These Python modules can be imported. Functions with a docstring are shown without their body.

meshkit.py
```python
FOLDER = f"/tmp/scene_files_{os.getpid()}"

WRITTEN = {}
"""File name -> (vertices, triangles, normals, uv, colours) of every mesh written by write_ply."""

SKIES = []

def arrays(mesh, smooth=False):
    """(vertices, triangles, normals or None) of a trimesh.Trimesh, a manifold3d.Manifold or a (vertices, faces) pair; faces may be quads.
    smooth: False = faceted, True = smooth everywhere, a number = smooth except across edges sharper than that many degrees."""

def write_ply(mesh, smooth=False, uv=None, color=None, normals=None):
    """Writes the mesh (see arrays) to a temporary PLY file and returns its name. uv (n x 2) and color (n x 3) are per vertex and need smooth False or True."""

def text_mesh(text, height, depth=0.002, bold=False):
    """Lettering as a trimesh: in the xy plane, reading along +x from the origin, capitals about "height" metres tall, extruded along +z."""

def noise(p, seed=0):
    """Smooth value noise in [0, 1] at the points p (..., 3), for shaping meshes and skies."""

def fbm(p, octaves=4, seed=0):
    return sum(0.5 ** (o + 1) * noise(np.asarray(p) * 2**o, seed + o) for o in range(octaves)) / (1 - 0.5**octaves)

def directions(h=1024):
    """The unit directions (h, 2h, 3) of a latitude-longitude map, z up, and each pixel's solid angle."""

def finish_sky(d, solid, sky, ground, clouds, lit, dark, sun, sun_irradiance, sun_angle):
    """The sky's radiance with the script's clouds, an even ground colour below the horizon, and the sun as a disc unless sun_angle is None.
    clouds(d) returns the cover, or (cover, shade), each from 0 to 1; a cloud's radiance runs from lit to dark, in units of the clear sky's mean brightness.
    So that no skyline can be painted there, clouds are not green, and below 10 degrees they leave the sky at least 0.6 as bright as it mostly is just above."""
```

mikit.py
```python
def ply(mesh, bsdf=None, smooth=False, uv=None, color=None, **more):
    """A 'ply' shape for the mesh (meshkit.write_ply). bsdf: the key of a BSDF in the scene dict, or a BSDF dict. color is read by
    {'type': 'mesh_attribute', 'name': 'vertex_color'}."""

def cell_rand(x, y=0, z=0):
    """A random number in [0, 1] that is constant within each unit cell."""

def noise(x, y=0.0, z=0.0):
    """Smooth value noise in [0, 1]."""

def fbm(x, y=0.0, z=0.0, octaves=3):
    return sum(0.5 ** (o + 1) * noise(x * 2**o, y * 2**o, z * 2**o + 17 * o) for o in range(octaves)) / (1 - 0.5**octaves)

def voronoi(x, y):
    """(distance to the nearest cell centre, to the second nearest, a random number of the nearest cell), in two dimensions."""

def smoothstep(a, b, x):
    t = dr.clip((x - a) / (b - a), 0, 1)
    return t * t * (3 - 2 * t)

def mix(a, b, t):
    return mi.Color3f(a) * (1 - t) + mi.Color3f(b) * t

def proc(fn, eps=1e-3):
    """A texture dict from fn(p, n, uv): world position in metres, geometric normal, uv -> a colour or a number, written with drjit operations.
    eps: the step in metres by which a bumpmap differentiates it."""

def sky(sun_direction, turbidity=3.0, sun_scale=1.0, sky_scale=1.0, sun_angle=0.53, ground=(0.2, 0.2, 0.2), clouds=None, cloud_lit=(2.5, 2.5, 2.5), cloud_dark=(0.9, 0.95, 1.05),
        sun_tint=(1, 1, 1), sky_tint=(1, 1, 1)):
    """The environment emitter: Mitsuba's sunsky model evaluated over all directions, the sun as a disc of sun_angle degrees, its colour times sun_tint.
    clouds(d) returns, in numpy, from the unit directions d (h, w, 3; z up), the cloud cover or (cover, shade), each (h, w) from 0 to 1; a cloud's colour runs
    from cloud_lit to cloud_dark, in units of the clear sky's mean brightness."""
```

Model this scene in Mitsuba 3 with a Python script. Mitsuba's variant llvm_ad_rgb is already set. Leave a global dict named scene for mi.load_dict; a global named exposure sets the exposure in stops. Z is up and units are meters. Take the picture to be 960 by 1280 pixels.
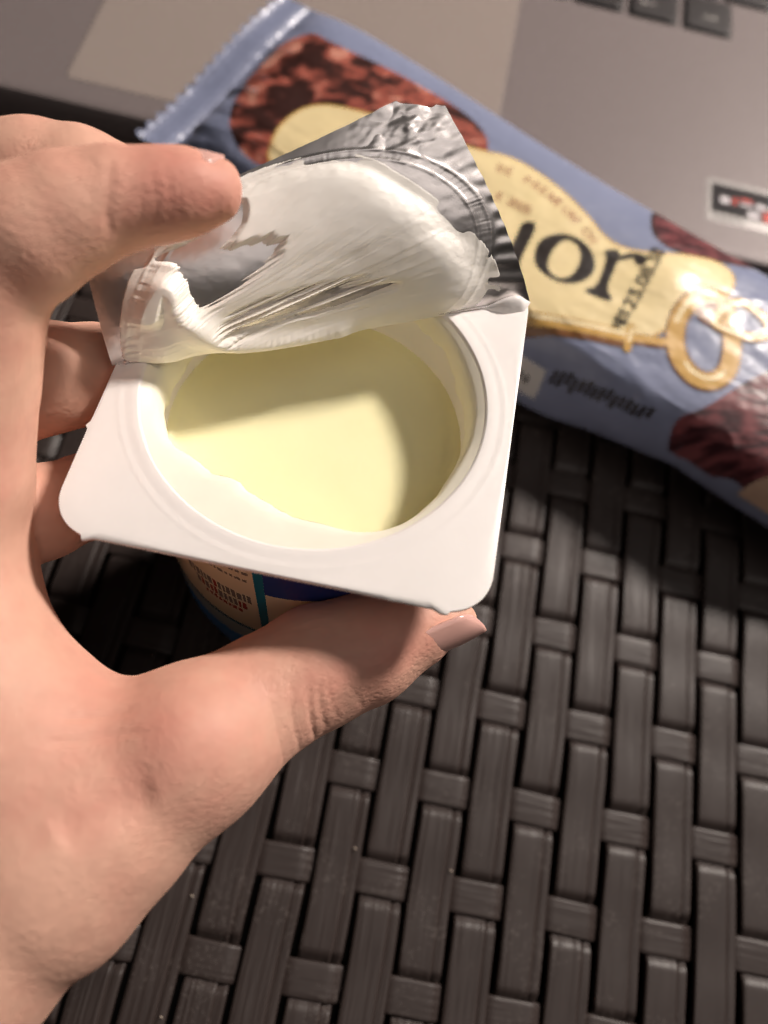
import math, random
import numpy as np, trimesh, shapely.geometry as sg, shapely.ops as so
import drjit as dr
import mitsuba as mi, mikit, meshkit
from mikit import proc, noise, fbm, voronoi, cell_rand, smoothstep, mix
from scipy.interpolate import RectBivariateSpline, CubicSpline
from scipy.spatial import cKDTree
from scipy.sparse import coo_matrix
from scipy.ndimage import gaussian_filter1d

rng = np.random.default_rng(7)
T = mi.ScalarTransform4f
scene, labels = {}, {}
MM = 0.001

# ------------------------------------------------------------------ camera, lights, exposure
CAM_AT, CAM_FWD, CAM_UP = np.array([0, 0, 185.0]), np.array([0, 0.38912, -0.92119]), np.array([-0.28502, 0.88298, 0.37298])
scene['camera'] = {'type': 'thinlens', 'fov': 53.0, 'fov_axis': 'x', 'near_clip': 0.005, 'far_clip': 20.0,
                   'aperture_radius': 0.00135, 'focus_distance': 0.122,
                   'to_world': T().look_at(origin=(CAM_AT * MM).tolist(), target=((CAM_AT + 100 * CAM_FWD) * MM).tolist(), up=CAM_UP.tolist())}
exposure = 1.08


def lamp(key, at, aim, radius, radiance):
    scene[key] = {'type': 'disk', 'to_world': T().look_at(origin=at, target=aim, up=[0.1, 1, 0.2]).scale([radius, radius, radius]),
                  'emitter': {'type': 'area', 'radiance': {'type': 'rgb', 'value': radiance}},
                  'bsdf': {'type': 'diffuse', 'reflectance': {'type': 'rgb', 'value': [0.5, 0.5, 0.5]}}}


lamp('room_lamp', [0.60, 0.82, 0.86], [-0.015, 0.06, 0.08], 0.10, [108.0, 97.0, 88.0])
lamp('ceiling_lamp', [0.58, -0.18, 1.45], [0.0, 0.06, 0.05], 0.72, [0.40, 0.365, 0.34])
labels['room_lamp'] = {'label': 'warm room lamp above and behind the laptop', 'category': 'lamp'}
labels['ceiling_lamp'] = {'label': 'broad dim lamp high to the right of the viewer', 'category': 'lamp'}


# ------------------------------------------------------------------ helpers (all modelling in millimetres)
def add(key, mesh, bsdf, smooth=False, uv=None, color=None):
    """Adds one mesh (in mm) as the entry key, numbered when the key is taken."""
    k, i = key, 0
    while k in scene:
        i += 1
        k = f'{key}_{i:03d}'
    if hasattr(mesh, 'vertices'):
        v, f = np.array(mesh.vertices), np.array(mesh.faces)
    else:
        v, f = np.asarray(mesh[0], float), np.asarray(mesh[1], int)
        if f.shape[1] == 4:
            f = np.vstack([f[:, [0, 1, 2]], f[:, [0, 2, 3]]])
    scene[k] = mikit.ply((v * MM, f), bsdf, smooth, uv=uv, color=color)
    return k


def tag(key, label, category=None, group=None, kind=None):
    labels[key] = {'label': label}
    if category: labels[key]['category'] = category
    if group: labels[key]['group'] = group
    if kind: labels[key]['kind'] = kind


def grid_faces(n, m, closed_m=False):
    i, j = np.meshgrid(np.arange(n - 1), np.arange(m if closed_m else m - 1), indexing='ij')
    a, b = i * m + j, i * m + (j + 1) % m
    return np.stack([a, b, b + m, a + m], -1).reshape(-1, 4)


def ss(a, b, x):
    t = np.clip((np.asarray(x, float) - a) / (b - a), 0, 1)
    return t * t * (3 - 2 * t)


def lathe(profile, n=96, a0=0.0, a1=2 * math.pi):
    p = np.asarray(profile, float)
    full = abs(a1 - a0 - 2 * math.pi) < 1e-6
    ang = np.linspace(a0, a1, n, endpoint=not full)
    v = np.stack([p[:, None, 0] * np.cos(ang), p[:, None, 0] * np.sin(ang), np.broadcast_to(p[:, None, 1], (len(p), n))], -1).reshape(-1, 3)
    return v, grid_faces(len(p), n, full)


def chaikin(pts, it=3, closed=True):
    p = np.asarray(pts, float)
    for _ in range(it):
        q = np.roll(p, -1, 0) if closed else p[1:]
        a = p if closed else p[:-1]
        p = np.stack([0.75 * a + 0.25 * q, 0.25 * a + 0.75 * q], 1).reshape(-1, 2)
    return p


def rounded_box(sx, sy, sz, r, n=3):
    """A box from z=0 to sz with rounded vertical corners and softened top edge, centred in x and y."""
    base = sg.box(-sx / 2, -sy / 2, sx / 2, sy / 2).buffer(-r).buffer(r, quad_segs=6)
    ring0 = np.array(base.exterior.coords)[:-1]
    rings = [(0, 0.0), (sz - r * 0.5, 0.0)] + [(sz - r * 0.5 + r * 0.5 * math.sin(a), r * 0.5 * (1 - math.cos(a))) for a in np.linspace(0.4, math.pi / 2, n)]
    vs, m = [], len(ring0)
    c = ring0.mean(0)
    ext = np.abs(ring0 - c).max(0)
    for z, inset in rings:
        k = (ext - inset) / ext
        vs.append(np.c_[c + (ring0 - c) * k, np.full(m, z)])
    v = np.vstack(vs + [[[*c, rings[-1][0]]], [[*c, 0]]])
    f = [np.vstack([q[[0, 1, 2]], q[[0, 2, 3]]]) for q in grid_faces(len(rings), m, True)]
    top, k = len(v) - 2, (len(rings) - 1) * m
    f.append(np.array([[k + i, k + (i + 1) % m, top] for i in range(m)]))
    f.append(np.array([[(i + 1) % m, i, top + 1] for i in range(m)]))
    return v, np.vstack(f)


def frame(v, o, x, y, z=None):
    x, y = np.asarray(x, float), np.asarray(y, float)
    z = np.cross(x, y) if z is None else np.asarray(z, float)
    return np.asarray(o, float) + v[:, :1] * x + v[:, 1:2] * y + v[:, 2:3] * z


def rgb(*c):
    return {'type': 'rgb', 'value': list(c)}


def principled(color, rough=0.5, **more):
    return {'type': 'twosided', 'bsdf': {'type': 'principled', 'base_color': color if isinstance(color, dict) else rgb(*color), 'roughness': rough, **more}}


def bumped(height, scale, inner):
    return {'type': 'twosided', 'bsdf': {'type': 'bumpmap', 'arbitrary': height, 'scale': scale, 'bsdf': inner}}


# ------------------------------------------------------------------ materials
def wicker_grain(p, n, uv):
    return fbm(uv.x * 1.9, uv.y * 0.09, 3.0, 3)


def wicker_colour(p, n, uv):
    a = fbm(p.x * 160, p.y * 160, p.z * 60, 3)
    streak = noise(uv.x * 2.6, uv.y * 0.12)
    dust = smoothstep(0.70, 0.82, noise(p.x * 2100, p.y * 2100, 5.0)) * smoothstep(0.5, 0.68, fbm(p.x * 120, p.y * 120, 9.0, 2))
    c = mix((0.026, 0.0175, 0.0155), (0.040, 0.029, 0.0265), 0.7 * a + 0.3 * streak)
    return mix(c, (0.26, 0.23, 0.21), dust * 0.12)


scene['m_wicker'] = bumped(proc(wicker_grain, 2e-4), 0.00016,
                           {'type': 'principled', 'base_color': proc(wicker_colour), 'roughness': 0.47, 'specular': 0.4})
scene['m_under'] = principled((0.012, 0.010, 0.010), 0.9)


def skin_bump(p, n, uv):
    q = p * 1000.0
    a = dr.abs(fbm(q.x * 1.5, q.y * 1.5, q.z * 1.5, 2) - 0.5)
    b = dr.abs(fbm(q.x * 0.75 + 7.0, q.y * 0.75, q.z * 0.75, 2) - 0.5)
    return dr.minimum(3.0 * a, 0.6) + dr.minimum(3.0 * b, 0.7) + 0.5 * noise(q.x * 3.4, q.y * 3.4, q.z * 3.4)


scene['m_skin'] = bumped(proc(skin_bump, 1e-4), 0.00005,
                         {'type': 'principled', 'base_color': {'type': 'mesh_attribute', 'name': 'vertex_color'}, 'roughness': 0.55, 'specular': 0.28, 'sheen': 0.25})
scene['m_nail'] = principled((0.62, 0.36, 0.31), 0.22, specular=0.5, clearcoat=0.4, clearcoat_gloss=0.8)


def rim_colour(p, n, uv):
    return mix((0.80, 0.765, 0.745), (0.85, 0.815, 0.795), fbm(p.x * 90, p.y * 90, p.z * 90, 3))


scene['m_plastic'] = principled(proc(rim_colour), 0.36, specular=0.5)


def yogurt_colour(p, n, uv):
    return mix((0.86, 0.815, 0.49), (0.88, 0.845, 0.55), fbm(p.x * 60, p.y * 60, p.z * 60, 3))


scene['m_yogurt'] = principled(proc(yogurt_colour), 0.32, specular=0.5)
scene['m_film'] = principled((0.85, 0.815, 0.70), 0.3, specular=0.5)


def smear_colour(p, n, uv):
    return mix((0.84, 0.80, 0.74), (0.90, 0.87, 0.82), fbm(p.x * 300, p.y * 300, p.z * 300, 3))


scene['m_smear'] = principled(proc(smear_colour), 0.48, specular=0.4)


def foil_bump(p, n, uv):
    q = p * 1000.0
    return fbm(q.x * 0.35, q.y * 0.35, q.z * 0.35, 3)


scene['m_foil'] = bumped(proc(foil_bump, 1e-4), 0.00014,
                         {'type': 'roughconductor', 'material': 'Al', 'alpha': 0.13, 'distribution': 'ggx', 'specular_reflectance': rgb(0.80, 0.765, 0.755)})
scene['m_lid_print'] = principled((0.75, 0.74, 0.72), 0.4)
# cup print
scene['m_cream_print'] = principled((0.70, 0.61, 0.42), 0.35, specular=0.5)
scene['m_navy_print'] = principled((0.012, 0.035, 0.20), 0.3, specular=0.5)
scene['m_sky_print'] = principled((0.07, 0.27, 0.60), 0.3, specular=0.5)
scene['m_teal_print'] = principled((0.01, 0.16, 0.24), 0.3, specular=0.5)
scene['m_pale_print'] = principled((0.36, 0.44, 0.42), 0.35)
scene['m_dark_print'] = principled((0.17, 0.15, 0.13), 0.5)
scene['m_red_print'] = principled((0.30, 0.05, 0.04), 0.5)
# wrapper print


def film_bump(p, n, uv):
    return fbm(p.x * 130, p.y * 260, p.z * 100, 3)


def wrap(colour, rough=0.36, spec=0.35):
    return bumped(proc(film_bump, 3e-4), 0.0007, {'type': 'principled', 'base_color': colour if isinstance(colour, dict) else rgb(*colour), 'roughness': rough,
                                                   'specular': spec, 'clearcoat': 0.55, 'clearcoat_gloss': 0.955})


def blue_print(p, n, uv):
    return mix((0.190, 0.215, 0.320), (0.225, 0.25, 0.365), fbm(p.x * 70, p.y * 70, p.z * 70, 3))


def nut_print(p, n, uv):
    q = p * 1000.0
    wx, wy = noise(q.x * 0.35, q.y * 0.35, 1.0), noise(q.x * 0.35, q.y * 0.35, 6.0)
    big = fbm(q.x * 0.17 + 0.5 * wx, q.y * 0.24 + 0.5 * wy, 2.0, 4)
    c = mix((0.040, 0.016, 0.014), (0.34, 0.090, 0.065), smoothstep(0.38, 0.62, big))
    return mix(c, (0.58, 0.27, 0.20), smoothstep(0.60, 0.78, big + 0.25 * (noise(q.x * 0.8, q.y * 0.8, 8.0) - 0.5)))


def choc_print(p, n, uv):
    q = p * 1000.0
    streak = fbm(q.x * 0.25 + q.y * 0.10, q.y * 1.1 - q.x * 0.25, 1.0, 3)
    return mix((0.040, 0.010, 0.014), (0.20, 0.055, 0.060), smoothstep(0.3, 0.75, streak))


scene['m_wrap_blue'] = wrap(proc(blue_print))
scene['m_wrap_nut'] = wrap(proc(nut_print))
scene['m_wrap_choc'] = wrap(proc(choc_print))
scene['m_wrap_cream'] = wrap((0.78, 0.64, 0.36))
scene['m_wrap_cream_edge'] = wrap((0.80, 0.70, 0.48))
scene['m_wrap_gold'] = wrap((0.56, 0.34, 0.095))
scene['m_wrap_pale'] = wrap((0.84, 0.72, 0.46))
scene['m_wrap_brown'] = wrap((0.20, 0.085, 0.030))
scene['m_wrap_black'] = wrap((0.022, 0.016, 0.014))
scene['m_wrap_copper'] = wrap((0.34, 0.14, 0.07))
scene['m_wrap_white'] = wrap((0.60, 0.57, 0.55))
scene['m_wrap_tan'] = wrap((0.55, 0.37, 0.27))
# laptop


def metal_grain(p, n, uv):
    return mix((0.178, 0.148, 0.146), (0.200, 0.168, 0.167), fbm(p.x * 1500, p.y * 1500, p.z * 500, 2))


scene['m_laptop'] = principled(proc(metal_grain), 0.48, metallic=0.1, specular=0.3)
scene['m_touchpad'] = principled((0.285, 0.238, 0.215), 0.32, specular=0.6)
scene['m_gap'] = principled((0.02, 0.018, 0.018), 0.6)
scene['m_key'] = principled((0.022, 0.018, 0.019), 0.45)
scene['m_glyph'] = principled((0.60, 0.57, 0.54), 0.5)
scene['m_sticker'] = principled((0.025, 0.022, 0.024), 0.16, clearcoat=0.8, clearcoat_gloss=0.95)
scene['m_sticker_silver'] = principled((0.36, 0.34, 0.33), 0.3, metallic=0.3)
scene['m_sticker_red'] = principled((0.55, 0.05, 0.03), 0.25, clearcoat=0.6)
scene['m_sticker_pale'] = principled((0.60, 0.55, 0.58), 0.3)
scene['m_crumb'] = principled((0.40, 0.33, 0.27), 0.5)

# ------------------------------------------------------------------ wicker table top (z = 0 is the mean level of the strips)
YAW = math.radians(4.515)
WX, WY = np.array([math.cos(YAW), math.sin(YAW)]), np.array([-math.sin(YAW), math.cos(YAW)])
W0, PX, PY = np.array([-6.18, 76.09]), 10.723, 20.949       # a crossing, pitch of the warps, pitch of the wefts
I0, I1, J0, J1 = -21, 21, -8, 11


def strip(path_u, path_z, prof, along, across, o, seed, wob=0.22):
    """A woven band: cross section prof (x, z) swept along the straight line o + u*along, raised by path_z."""
    n, m = len(path_u), len(prof)
    dz = np.gradient(path_z, path_u)
    sh = wob * np.sin(path_u / 17.0 + seed) + 0.5 * wob * np.sin(path_u / 7.3 + 2.1 * seed)
    x = prof[None, :, 0] + sh[:, None]
    u = path_u[:, None] - dz[:, None] * prof[None, :, 1]
    z = path_z[:, None] + prof[None, :, 1] + 0 * x
    v = np.stack([o[0] + u * along[0] + x * across[0], o[1] + u * along[1] + x * across[1], z], -1).reshape(-1, 3)
    s = np.r_[0, np.cumsum(np.linalg.norm(np.diff(prof, axis=0), axis=1))]
    uv = np.stack([np.broadcast_to(s[None] + 31.7 * seed, (n, m)), np.broadcast_to(path_u[:, None] + 13.1 * seed, (n, m))], -1).reshape(-1, 2)
    return v, grid_faces(n, m), uv


warp_prof = np.array([[-3.75, -0.95], [-3.72, -0.35], [-3.45, -0.08], [-3.0, 0.0], [-1.5, 0.05], [0.5, 0.06], [2.2, 0.03], [2.8, 0.17], [3.15, 0.08], [3.38, -0.22], [3.48, -0.60],
                      [3.65, -0.58], [3.95, -0.36], [5.2, -0.33], [5.5, -0.44], [5.72, -0.9], [5.7, -1.6], [-3.75, -1.6], [-3.75, -0.95]])
weft_prof = np.array([[-3.6, -0.7], [-3.55, -0.28], [-3.2, -0.06], [-2.6, 0.0], [0, 0.06], [2.6, 0.0], [3.2, -0.06], [3.55, -0.28], [3.6, -0.7], [-3.6, -0.7]])


def wave(k, parity, lo_, hi_):
    """+1 where the strip lies over, -1 where it lies under; it dives just beside the strip that crosses over it."""
    d = np.abs((k - parity) % 2.0 - 1.0)         # 0 where it is under, 1 where it is on top
    return -1 + 2 * ss(lo_, hi_, d)


for i in range(I0, I1 + 1):
    u = np.linspace((J0 - 0.5) * PY, (J1 + 0.5) * PY, (J1 - J0 + 1) * 24 + 1)
    # at odd i + j the warp is on top
    z = -0.28 + 0.95 * wave(u / PY, (i + 1) % 2, 0.11, 0.27) - 0.12 * np.cos(math.pi * 2 * u / PY)
    o = W0 + i * PX * WX
    v, f, uv = strip(u, z, warp_prof, WY, WX, o, i * 0.7)
    add('wicker_table__lengthwise_strip', (v, f), 'm_wicker', smooth=True, uv=uv)
for j in range(J0, J1 + 1):
    u = np.linspace((I0 - 0.5) * PX, (I1 + 0.5) * PX, (I1 - I0 + 1) * 10 + 1)
    z = -0.55 + 0.75 * wave(u / PX, j % 2, 0.28, 0.62)
    o = W0 + j * PY * WY
    v, f, uv = strip(u, z, weft_prof, WX, -WY, o, 50 + j * 0.9)
    add('wicker_table__crosswise_strip', (v, f), 'm_wicker', smooth=True, uv=uv)
c = W0 + 0.5 * (I0 + I1) * PX * WX + 0.5 * (J0 + J1) * PY * WY
v, f = rounded_box((I1 - I0 + 2) * PX, (J1 - J0 + 2) * PY, 8.0, 2.0)
add('wicker_table__backing_panel', (frame(v + [0, 0, -11.5], [c[0], c[1], 0], [*WX, 0], [*WY, 0]), f), 'm_under')
tag('wicker_table', 'dark brown plastic wicker table top woven from flat strips', 'table')

# crumbs that lie on the weave
for x, y, said in [(15.0, -1.1, 'pale crumb on the weave in the middle of the bottom half'),
                   (36.7, 0.1, 'pale crumb wedged between strips right of the middle'),
                   (-13.9, -40.9, 'tan crumb at the very bottom edge, below the wrist'),
                   (-15.7, -18.9, 'small pale speck on the strip next to the wrist')]:
    m = trimesh.creation.icosphere(subdivisions=1, radius=0.28)
    v = np.array(m.vertices) * (0.7 + 0.6 * meshkit.noise(np.array(m.vertices) * 3 + [x, y, 0]))[:, None] * [1.2, 0.9, 0.7]
    k = add('crumb', (v + [x, y, 0.85], m.faces), 'm_crumb')
    tag(k, said, 'crumb', 'crumbs on the wicker')

# ------------------------------------------------------------------ laptop
LO, LX, LY = np.array([-92, 166.5, 0]), np.array([0.9969, 0.0785, 0]), np.array([-0.0785, 0.9969, 0])


def lap(v):
    return frame(np.asarray(v, float), LO, LX, LY)


def lap_plate(x0, x1, y0, y1, z0, z1, r):
    v, f = rounded_box(x1 - x0, y1 - y0, z1 - z0, r)
    return lap(v + [(x0 + x1) / 2, (y0 + y1) / 2, z0]), f


# body with a rounded front edge: profile in (y, z) swept along x
prof = [(2.5, 1.4), (0.6, 4.0), (0.0, 8.0), (0.15, 12.5), (0.6, 14.8), (1.4, 15.8), (2.6, 16.2), (4, 16.3), (225, 16.3), (225, 1.4), (2.5, 1.4)]
p = np.array(prof)
xs = np.array([-95.0, -94, 214, 215])
v = np.stack([np.broadcast_to(xs[:, None], (4, len(p))), np.broadcast_to(p[None, :, 0], (4, len(p))), np.broadcast_to(p[None, :, 1], (4, len(p)))], -1).reshape(-1, 3)
f = grid_faces(4, len(p))
add('laptop__body', (lap(v), f), 'm_laptop', smooth=30)
add('laptop__touchpad_gap', lap_plate(-32.6, 95.2, 9.0, 94.0, 16.2, 16.33, 1.5), 'm_gap')
add('laptop__touchpad', lap_plate(-32.2, 94.8, 9.4, 93.6, 16.25, 16.42, 1.5), 'm_touchpad')


def flat_text(text, h, bold=False):
    m = meshkit.text_mesh(text, h, depth=0.03, bold=bold)
    return np.array(m.vertices), np.array(m.faces)


def arrow_glyph(w, left=True):
    s = sg.LineString([(-w / 2, 0), (w / 2, 0)]).buffer(0.16).union(sg.LineString([(-w / 2 + 0.9, 0.8), (-w / 2, 0), (-w / 2 + 0.9, -0.8)]).buffer(0.16))
    m = trimesh.creation.extrude_polygon(s, 0.03, engine='earcut')
    v = np.array(m.vertices)
    if not left: v[:, 0] *= -1
    return v, (np.array(m.faces) if left else np.array(m.faces)[:, ::-1])


for r in range(5):
    y0 = 96.5 + 19.1 * r
    for k in range(-6, 6):
        x0 = 131.6 + 19.15 * k - (0 if r == 0 else 4.7 * (r % 3))
        if x0 > 168 or x0 < -60: continue
        add('laptop__key_well', lap_plate(x0 - 0.9, x0 + 17.0, y0 - 0.8, y0 + 17.0, 16.31, 16.37, 1.6), 'm_gap')
        kk = add('laptop__key', lap_plate(x0, x0 + 16.1, y0, y0 + 16.2, 16.4, 17.6, 1.4), 'm_key', smooth=35)
        if r == 0 and k in (0, 1):
            gv, gf = arrow_glyph(5.0 if k == 0 else 4.4, k == 0)
            add(kk + '__glyph', (lap(gv + [x0 + 6.0 + 2.5 * k, y0 + 6.0, 17.62]), gf), 'm_glyph')
        elif r == 0:
            gv, gf = flat_text('fn' if k < -4 else 'alt', 2.0)
            add(kk + '__glyph', (lap(gv + [x0 + 4.0, y0 + 6.5, 17.62]), gf), 'm_glyph')

# sticker on the palm rest
add('laptop__sticker', lap_plate(160.6, 192, 13.0, 30.2, 16.31, 16.42, 1.0), 'm_sticker_silver')
add('laptop__sticker__dark_panel', lap_plate(162.2, 190.4, 16.6, 28.3, 16.43, 16.47, 0.8), 'm_sticker')
for xx, ww, hh, yy, mm in [(165.0, 3.0, 2.6, 21.0, 'm_sticker_pale'), (169.0, 1.2, 2.8, 21.2, 'm_sticker_red'), (171.2, 4.0, 1.0, 21.6, 'm_sticker_pale'), (171.2, 4.0, 1.1, 23.4, 'm_sticker_red'),
                           (176.2, 3.2, 2.2, 21.4, 'm_sticker_pale'), (180.2, 5.0, 1.3, 21.8, 'm_sticker_pale'), (173.6, 3.8, 2.6, 17.4, 'm_sticker_pale'), (178.6, 9.0, 3.8, 17.1, 'm_sticker_red')]:
    add('laptop__sticker__print_mark', lap_plate(xx, xx + ww, yy, yy + hh, 16.48, 16.51, 0.35), mm)
for q in range(9):
    add('laptop__sticker__print_mark', lap_plate(163 + 1.1 * q, 163.5 + 1.1 * q, 13.9, 15.9, 16.43, 16.46, 0.15), 'm_gap')
tag('laptop', 'grey aluminium laptop with black keys and pale touchpad behind the snack wrapper', 'laptop')
labels['laptop__sticker'] = {'label': 'small shiny black and red sticker on the palm rest'}

# ------------------------------------------------------------------ snack bar in its printed wrapper
BO, BX, BV = np.array([-82.0, 189.0]), np.array([0.9397, -0.3420]), np.array([0.3420, 0.9397])
BL = 224.0


def bar_half(u, v=0.0):
    near = np.interp(u, [0, 100, 125, 150, 168, 224], [1.0, 1.0, 0.96, 0.87, 0.77, 0.78])
    return (33 + 1.0 * np.sin(u / 23.0)) * np.where(np.asarray(v) < 0, near, 1.0)


def bar_amp(u):
    q = np.clip(np.minimum((u - 9) / 22, (BL - 9 - u) / 22), 0, 1)
    return 12.5 * np.sqrt(q * (2 - q))


def bar_mid(u, v): return 21.5 + 0.13 * v - (9.0 - 5.0 * ss(132, 152, u)) * ss(-22, -32, v) * ss(40, 100, u)


def bar_wrinkle(u, v):
    e = np.exp(-np.clip(u - 9, 0, None) / 12) + np.exp(-np.clip(BL - 9 - u, 0, None) / 12)
    w = meshkit.fbm(np.stack([u * 0.05, v * 0.42, 0 * u], -1), 3, 5) - 0.5
    s = meshkit.fbm(np.stack([u * 0.035 + 9, v * 0.06, 0 * u], -1), 3, 8) - 0.5
    flank = ss(-14, -28, v)
    fl = meshkit.fbm(np.stack([u * 0.16, v * 0.10, 0 * u + 3], -1), 3, 12) - 0.5
    dome = np.exp(-((u - 141) / 10) ** 2 - ((v - 8) / 10) ** 2)
    rn = meshkit.fbm(np.stack([u * 0.040 + 0.02 * v, v * 0.075, 0 * u + 7], -1), 2, 15)
    fold = (1 - ss(0, 0.05, np.abs(rn - 0.5))) * ss(-15, -24, v)
    return 0.4 * fold + 2.6 * e * w * ss(4, 10, u) + 0.7 * s + 1.2 * flank * fl + 1.3 * dome


def bar_top(u, v):
    q = np.clip(np.abs(v / bar_half(u, v)), 0, 1)
    q2 = np.where(v < 0, q ** 6.0, q ** 2.4)
    return bar_mid(u, v) + bar_amp(u) * (1 - q2) ** 0.6 + bar_wrinkle(u, v) * (1 - q ** 6) * ss(0, 4, bar_amp(u)) 


def bar_world(u, v, z):
    return np.stack([BO[0] + u * BX[0] + v * BV[0], BO[1] + u * BX[1] + v * BV[1], z], -1)


def drape(u, v, off):
    e = 0.25
    z = bar_top(u, v)
    zu, zv = (bar_top(u + e, v) - bar_top(u - e, v)) / (2 * e), (bar_top(u, v + e) - bar_top(u, v - e)) / (2 * e)
    k = off / np.sqrt(1 + zu ** 2 + zv ** 2)
    return bar_world(u - zu * k, v - zv * k, z + k)


nu, nq = 240, 121
uu = np.linspace(-5, BL, nu)
qq = np.sin(np.linspace(-1, 1, nq) * math.pi / 2)
U, Q = np.meshgrid(uu, qq, indexing='ij')
V = Q * bar_half(U, Q)
saw = 2.2 * np.abs(((V / 4.2) % 1.0) - 0.5) * 2
Ut = U + (1 - ss(-5, -2.5, U)) * saw - (1 - ss(0, 1.6, BL - U)) * saw
ridge = 0.32 * np.sin(U * 2 * math.pi / 1.7) * (ss(8.6, 7.6, U) + ss(8.6, 7.6, BL - U)) + 0.9 * np.sin(V / 9.0) * (ss(14, 4, U) + ss(14, 4, BL - U))
Zt = bar_top(U, V) + ridge
Zb = np.minimum(bar_mid(U, V) - 0.35 + ridge, np.maximum(bar_mid(U, V) - bar_amp(U) * 0.75 * (1 - np.abs(Q) ** 2.4) ** 0.6 - 0.35, np.where(bar_world(Ut, V, Zt)[..., 1] > 160, 16.8, 6.0)) + ridge)
vt, vb = bar_world(Ut, V, Zt).reshape(-1, 3), bar_world(Ut, V, Zb).reshape(-1, 3)
ft = grid_faces(nu, nq)
fb = ft[:, ::-1] + len(vt)
idx = np.arange(nu * nq).reshape(nu, nq)
loop = np.r_[idx[:, 0], idx[-1, 1:], idx[-2::-1, -1], idx[0, -2:0:-1]]
l2 = np.roll(loop, -1)
side = np.stack([loop, loop + len(vt), l2 + len(vt), l2], 1)
add('snack_bar__wrapper', (np.vstack([vt, vb]), np.vstack([ft[:, ::-1], fb[:, ::-1], side])), 'm_wrap_blue', smooth=50)
tag('snack_bar', 'pale blue chocolate bar wrapper with gold key print lying against the laptop', 'snack bar')


def printed(key, poly, off, bsdf, fine=1.6):
    """A flat print: polygon(s) in wrapper coordinates laid on the wrapper."""
    for g in getattr(poly, 'geoms', [poly]):
        if g.is_empty or g.area < 1e-3: continue
        pv, pf = trimesh.creation.triangulate_polygon(g.segmentize(fine), engine='earcut')
        m = trimesh.Trimesh(np.c_[pv, np.zeros(len(pv))], pf, process=False)
        pv, pf = trimesh.remesh.subdivide_to_size(m.vertices, m.faces, fine, max_iter=12)
        add(key, (drape(pv[:, 0], pv[:, 1], off), pf), bsdf, smooth=True)


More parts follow.
